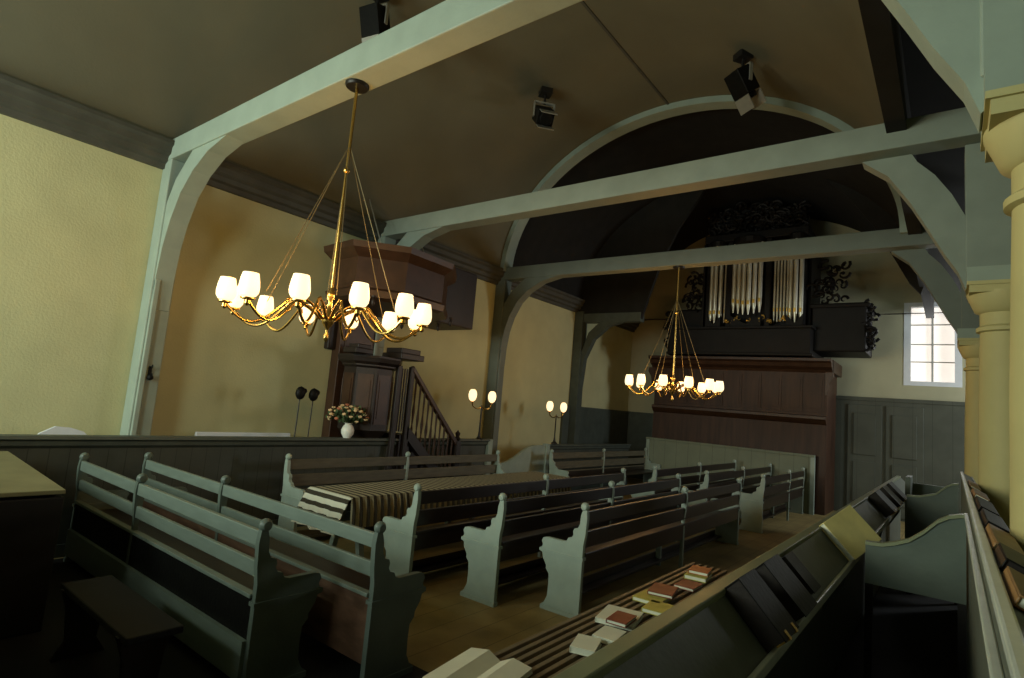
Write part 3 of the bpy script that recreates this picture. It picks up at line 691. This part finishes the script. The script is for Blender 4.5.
# ================================================================ ORGAN
# lower organ cabinet (carries the organ)
oc = thing('organ_loft', 'dark red-brown panelled wooden loft carrying the organ', 'organ loft', (-4.3, 14.9, 0))
X0, X1, Yf, Yb = -1.95, 2.1, -.6, .7
MB().box(X0, X1, Yf, Yb, 0, 3.12).build('body', M['redwood'], oc)
MB().prism([(Yf - .30, 3.40), (Yf - .30, 3.34), (Yf - .2, 3.30), (Yf - .16, 3.22), (Yf - .04, 3.16), (Yf, 3.10), (Yf + .1, 3.10), (Yf + .1, 3.40)], X0 - .1, X1 + .1, 'YZ').box(X1, X1 + .1, Yf, Yb, 3.12, 3.4).box(X0 - .1, X0, Yf, Yb, 3.12, 3.4).box(X0, X1, Yf, Yb, 3.3, 3.38).build('cornice', M['oak'], oc)
MB().prism([(Yf - .14, 2.12), (Yf - .14, 2.06), (Yf - .06, 1.98), (Yf, 1.94), (Yf, 2.14)], X0, X1, 'YZ').build('string_course', M['oak'], oc)
for k in range(9):
    xa = X0 + .06 + k * .445
    MB().box(xa, xa + .38, Yf - .02, Yf, 2.22, 3.02).box(xa + .05, xa + .33, Yf - .035, Yf - .02, 2.3, 2.94).build('panel', M['redwood'], oc)
MB().prism([(X1 - .02, 3.1), (X1 + .12, 3.1), (X1 + .14, 3.0), (X1 + .05, 2.85), (X1 + .02, 2.6), (X1 - .02, 2.6)], Yf - .16, Yf - .02, 'XZ').build('console_bracket', M['oak'], oc)
MB().prism([(X0 + .02, 3.1), (X0 - .12, 3.1), (X0 - .14, 3.0), (X0 - .05, 2.85), (X0 - .02, 2.6), (X0 + .02, 2.6)], Yf - .16, Yf - .02, 'XZ').build('console_bracket', M['oak'], oc)

og = thing('pipe_organ', 'black carved pipe organ with silver pipes high on the end wall', 'organ', (-3.7, 13.9, .0))
bk = mat('organ_black', (.007, .006, .005), .55, .25, 5, .05, spec=.2)
MB().box(-1.95, 1.25, -.25, 1.5, 3.40, 4.02).box(-2.0, 1.3, -.3, 1.5, 4.02, 4.08).box(-2.0, 1.3, -.3, 1.5, 3.40, 3.46).build('balcony', bk, og, bevel=.01)
MB().box(-1.2, 1.15, .25, 1.4, 4.08, 6.35).build('case_back', bk, og)
# side chests
MB().box(-2.15, -1.2, .1, 1.3, 3.42, 4.60).build('side_chest', bk, og, bevel=.05)
sd = MB().box(1.2, 2.25, .1, 1.3, 3.55, 4.55).box(1.15, 2.32, .05, 1.35, 4.52, 4.62)
sd.build('side_chest', bk, og, bevel=.03)
for (x, w_) in ((-1.08, .1), (-.58, .12), (.30, .12), (1.02, .12), (-1.2, .05)):
    MB().box(x - w_ / 2, x + w_ / 2, -.10, .3, 4.08, 6.2).build('case_post', bk, og, bevel=.01)
# pipes: x, half-count groups; heights and feet
def pipe(x, y, z0, z1, r):
    MB().lathe([(.012, z0), (r, z0 + .22), (r, z1)], 14, (x, y, 0)).build('pipe', M['pipe'], og, smooth=True)
    MB().box(x - r * .55, x + r * .55, y - r - .012, y - r * .6, z0 + .24, z0 + .33).build('pipe_mouth', M['gold'], og, bevel=.004)
for i in range(3): pipe(-.99 + i * .11, -.12 - .05 * (i == 1), 4.16, 6.1, .045)                      # left tower
for i in range(4): pipe(-.70 + i * .058 - .02, .05, 4.22, 5.9 - .08 * i, .022)                        # left flat
for i in range(6): pipe(-.44 + i * .118, -.16 - .07 * (1 - abs(i - 2.5) / 2.5), 4.42 - .03 * (2.5 - abs(i - 2.5)), 6.1, .05)      # middle tower
for i in range(5): pipe(.42 + i * .07, .05, 4.22, 5.7 + .06 * i, .025)                                 # right flat
for i in range(3): pipe(.80 + i * .11, -.12 - .05 * (i == 1), 4.16, 6.1, .045)                        # right tower
for a, b in ((-1.06, -.72), (-.48, .20), (.74, 1.08)):
    MB().prism([(a, 4.34), (a, 4.08), (b, 4.08), (b, 4.34), ((a + b) / 2, 4.14)], -.22, -.16, 'XZ').build('tower_foot', bk, og)
    MB().lathe([((b - a) / 2 * .7, 6.02), ((b - a) / 2 + .03, 6.1), ((b - a) / 2 + .05, 6.22), ((b - a) / 2, 6.25)], 16, ((a + b) / 2, -.02, 0)).build('tower_cornice', bk, og)
# carved openwork: bundles of scrolls
def scrolls(n, x0, x1, z0, z1, y0, y1, seed, r=.03, size=.14):
    rnd = random.Random(seed); b = MB()
    for i in range(n):
        cx, cz, cy = rnd.uniform(x0, x1), rnd.uniform(z0, z1), rnd.uniform(y0, y1); ph = rnd.uniform(0, 6.28); dr = rnd.choice((-1, 1)); s = rnd.uniform(.6, 1.1) * size
        b.tube([(cx + s * (1 - q / 11) * math.cos(ph + dr * q * .55), cy + .01 * q, cz + s * (1 - q / 11) * math.sin(ph + dr * q * .55)) for q in range(10)], [r * (1.1 - q / 11) for q in range(10)], 6)
        if i % 3 == 0: b.ball((cx, cy, cz), r * 1.5, 1)
    return b
scrolls(26, -1.65, -1.25, 4.65, 5.45, .0, .12, 1).build('carving', bk, og, smooth=True)
scrolls(30, 1.22, 1.85, 4.68, 5.5, .0, .12, 2).build('carving', bk, og, smooth=True)
scrolls(16, -2.2, -2.0, 3.62, 4.6, .05, .15, 3).build('carving', bk, og, smooth=True)
scrolls(34, 2.22, 2.36, 3.68, 4.6, .05, .5, 4).build('carving', bk, og, smooth=True)
scrolls(30, -1.15, 1.15, 5.75, 6.1, -.05, .02, 5, .025, .1).build('pipe_shades', bk, og, smooth=True)
scrolls(16, -1.0, 1.1, 4.12, 4.3, -.22, -.18, 6, .018, .07).build('gilded_carving', M['gold'], og, smooth=True)
MB().box(-1.2, 1.15, -.15, 1.3, 6.2, 6.4).build('crown_cornice', bk, og, bevel=.02)
scrolls(60, -1.15, -.55, 6.4, 7.0, -.05, .15, 8, .035, .16).build('crown_carving', bk, og, smooth=True)
scrolls(60, .35, 1.1, 6.4, 6.9, -.05, .15, 9, .035, .16).build('crown_carving', bk, og, smooth=True)
scrolls(70, -.55, .45, 6.45, 7.15, -.05, .15, 10, .04, .17).build('crown_carving', bk, og, smooth=True)
MB().prism([(-1.1, 6.4), (-1.0, 6.85), (-.6, 6.7), (-.4, 7.1), (.0, 7.2), (.4, 7.1), (.6, 6.75), (1.0, 6.8), (1.1, 6.4)], .16, .24, 'XZ').build('crown_back', bk, og)

# ================================================================ SPOTLIGHTS UNDER THE VAULT
def spot(label, loc, aim, rz):
    t = thing('spotlight', label, 'spotlight', loc, rz, 'theatre spotlights under the vault'); t.scale = (1.2, 1.2, 1.2)
    MB().box(-.08, .08, -.08, .08, -.03, .05).tube([(0, 0, 0), (0, 0, -.16)], .018, 8).build('mount', M['darkmetal'], t)
    MB().box(-.15, -.135, -.02, .02, -.36, -.14).box(.135, .15, -.02, .02, -.36, -.14).box(-.15, .15, -.02, .02, -.16, -.14).build('yoke', M['silver'], t)
    mx = Matrix.Translation((0, 0, -.33)) @ Matrix.Rotation(aim, 4, 'X')
    b = MB().box(-.12, .12, -.10, .10, -.14, .16)
    b.lathe([(.09, -.2), (.10, -.14)], 16)
    for v in b.bm.verts: v.co = mx @ v.co
    b.build('housing', M['black'], t, bevel=.01)
    for i, (a, ex) in enumerate(((-.10, 0), (.10, 0))):
        d = MB().box(-.11, .11, a - .006, a + .006, -.32, -.15)
        for v in d.bm.verts: v.co = mx @ v.co
        d.build('barn_door', M['silver'], t)
    return t
spot('black spotlight under the vault, over the middle beam and left of the arch', (-5.34, 7.15, 6.97), -.9, .9)
spot('black spotlight under the vault, just above the crown of the arch rib', (-2.33, 7.7, 6.94), .6, -.6)
spot('spotlight at the top edge above the nearest beam, only its lower end showing', (-5.75, 4.0, 6.80), .3, .2)
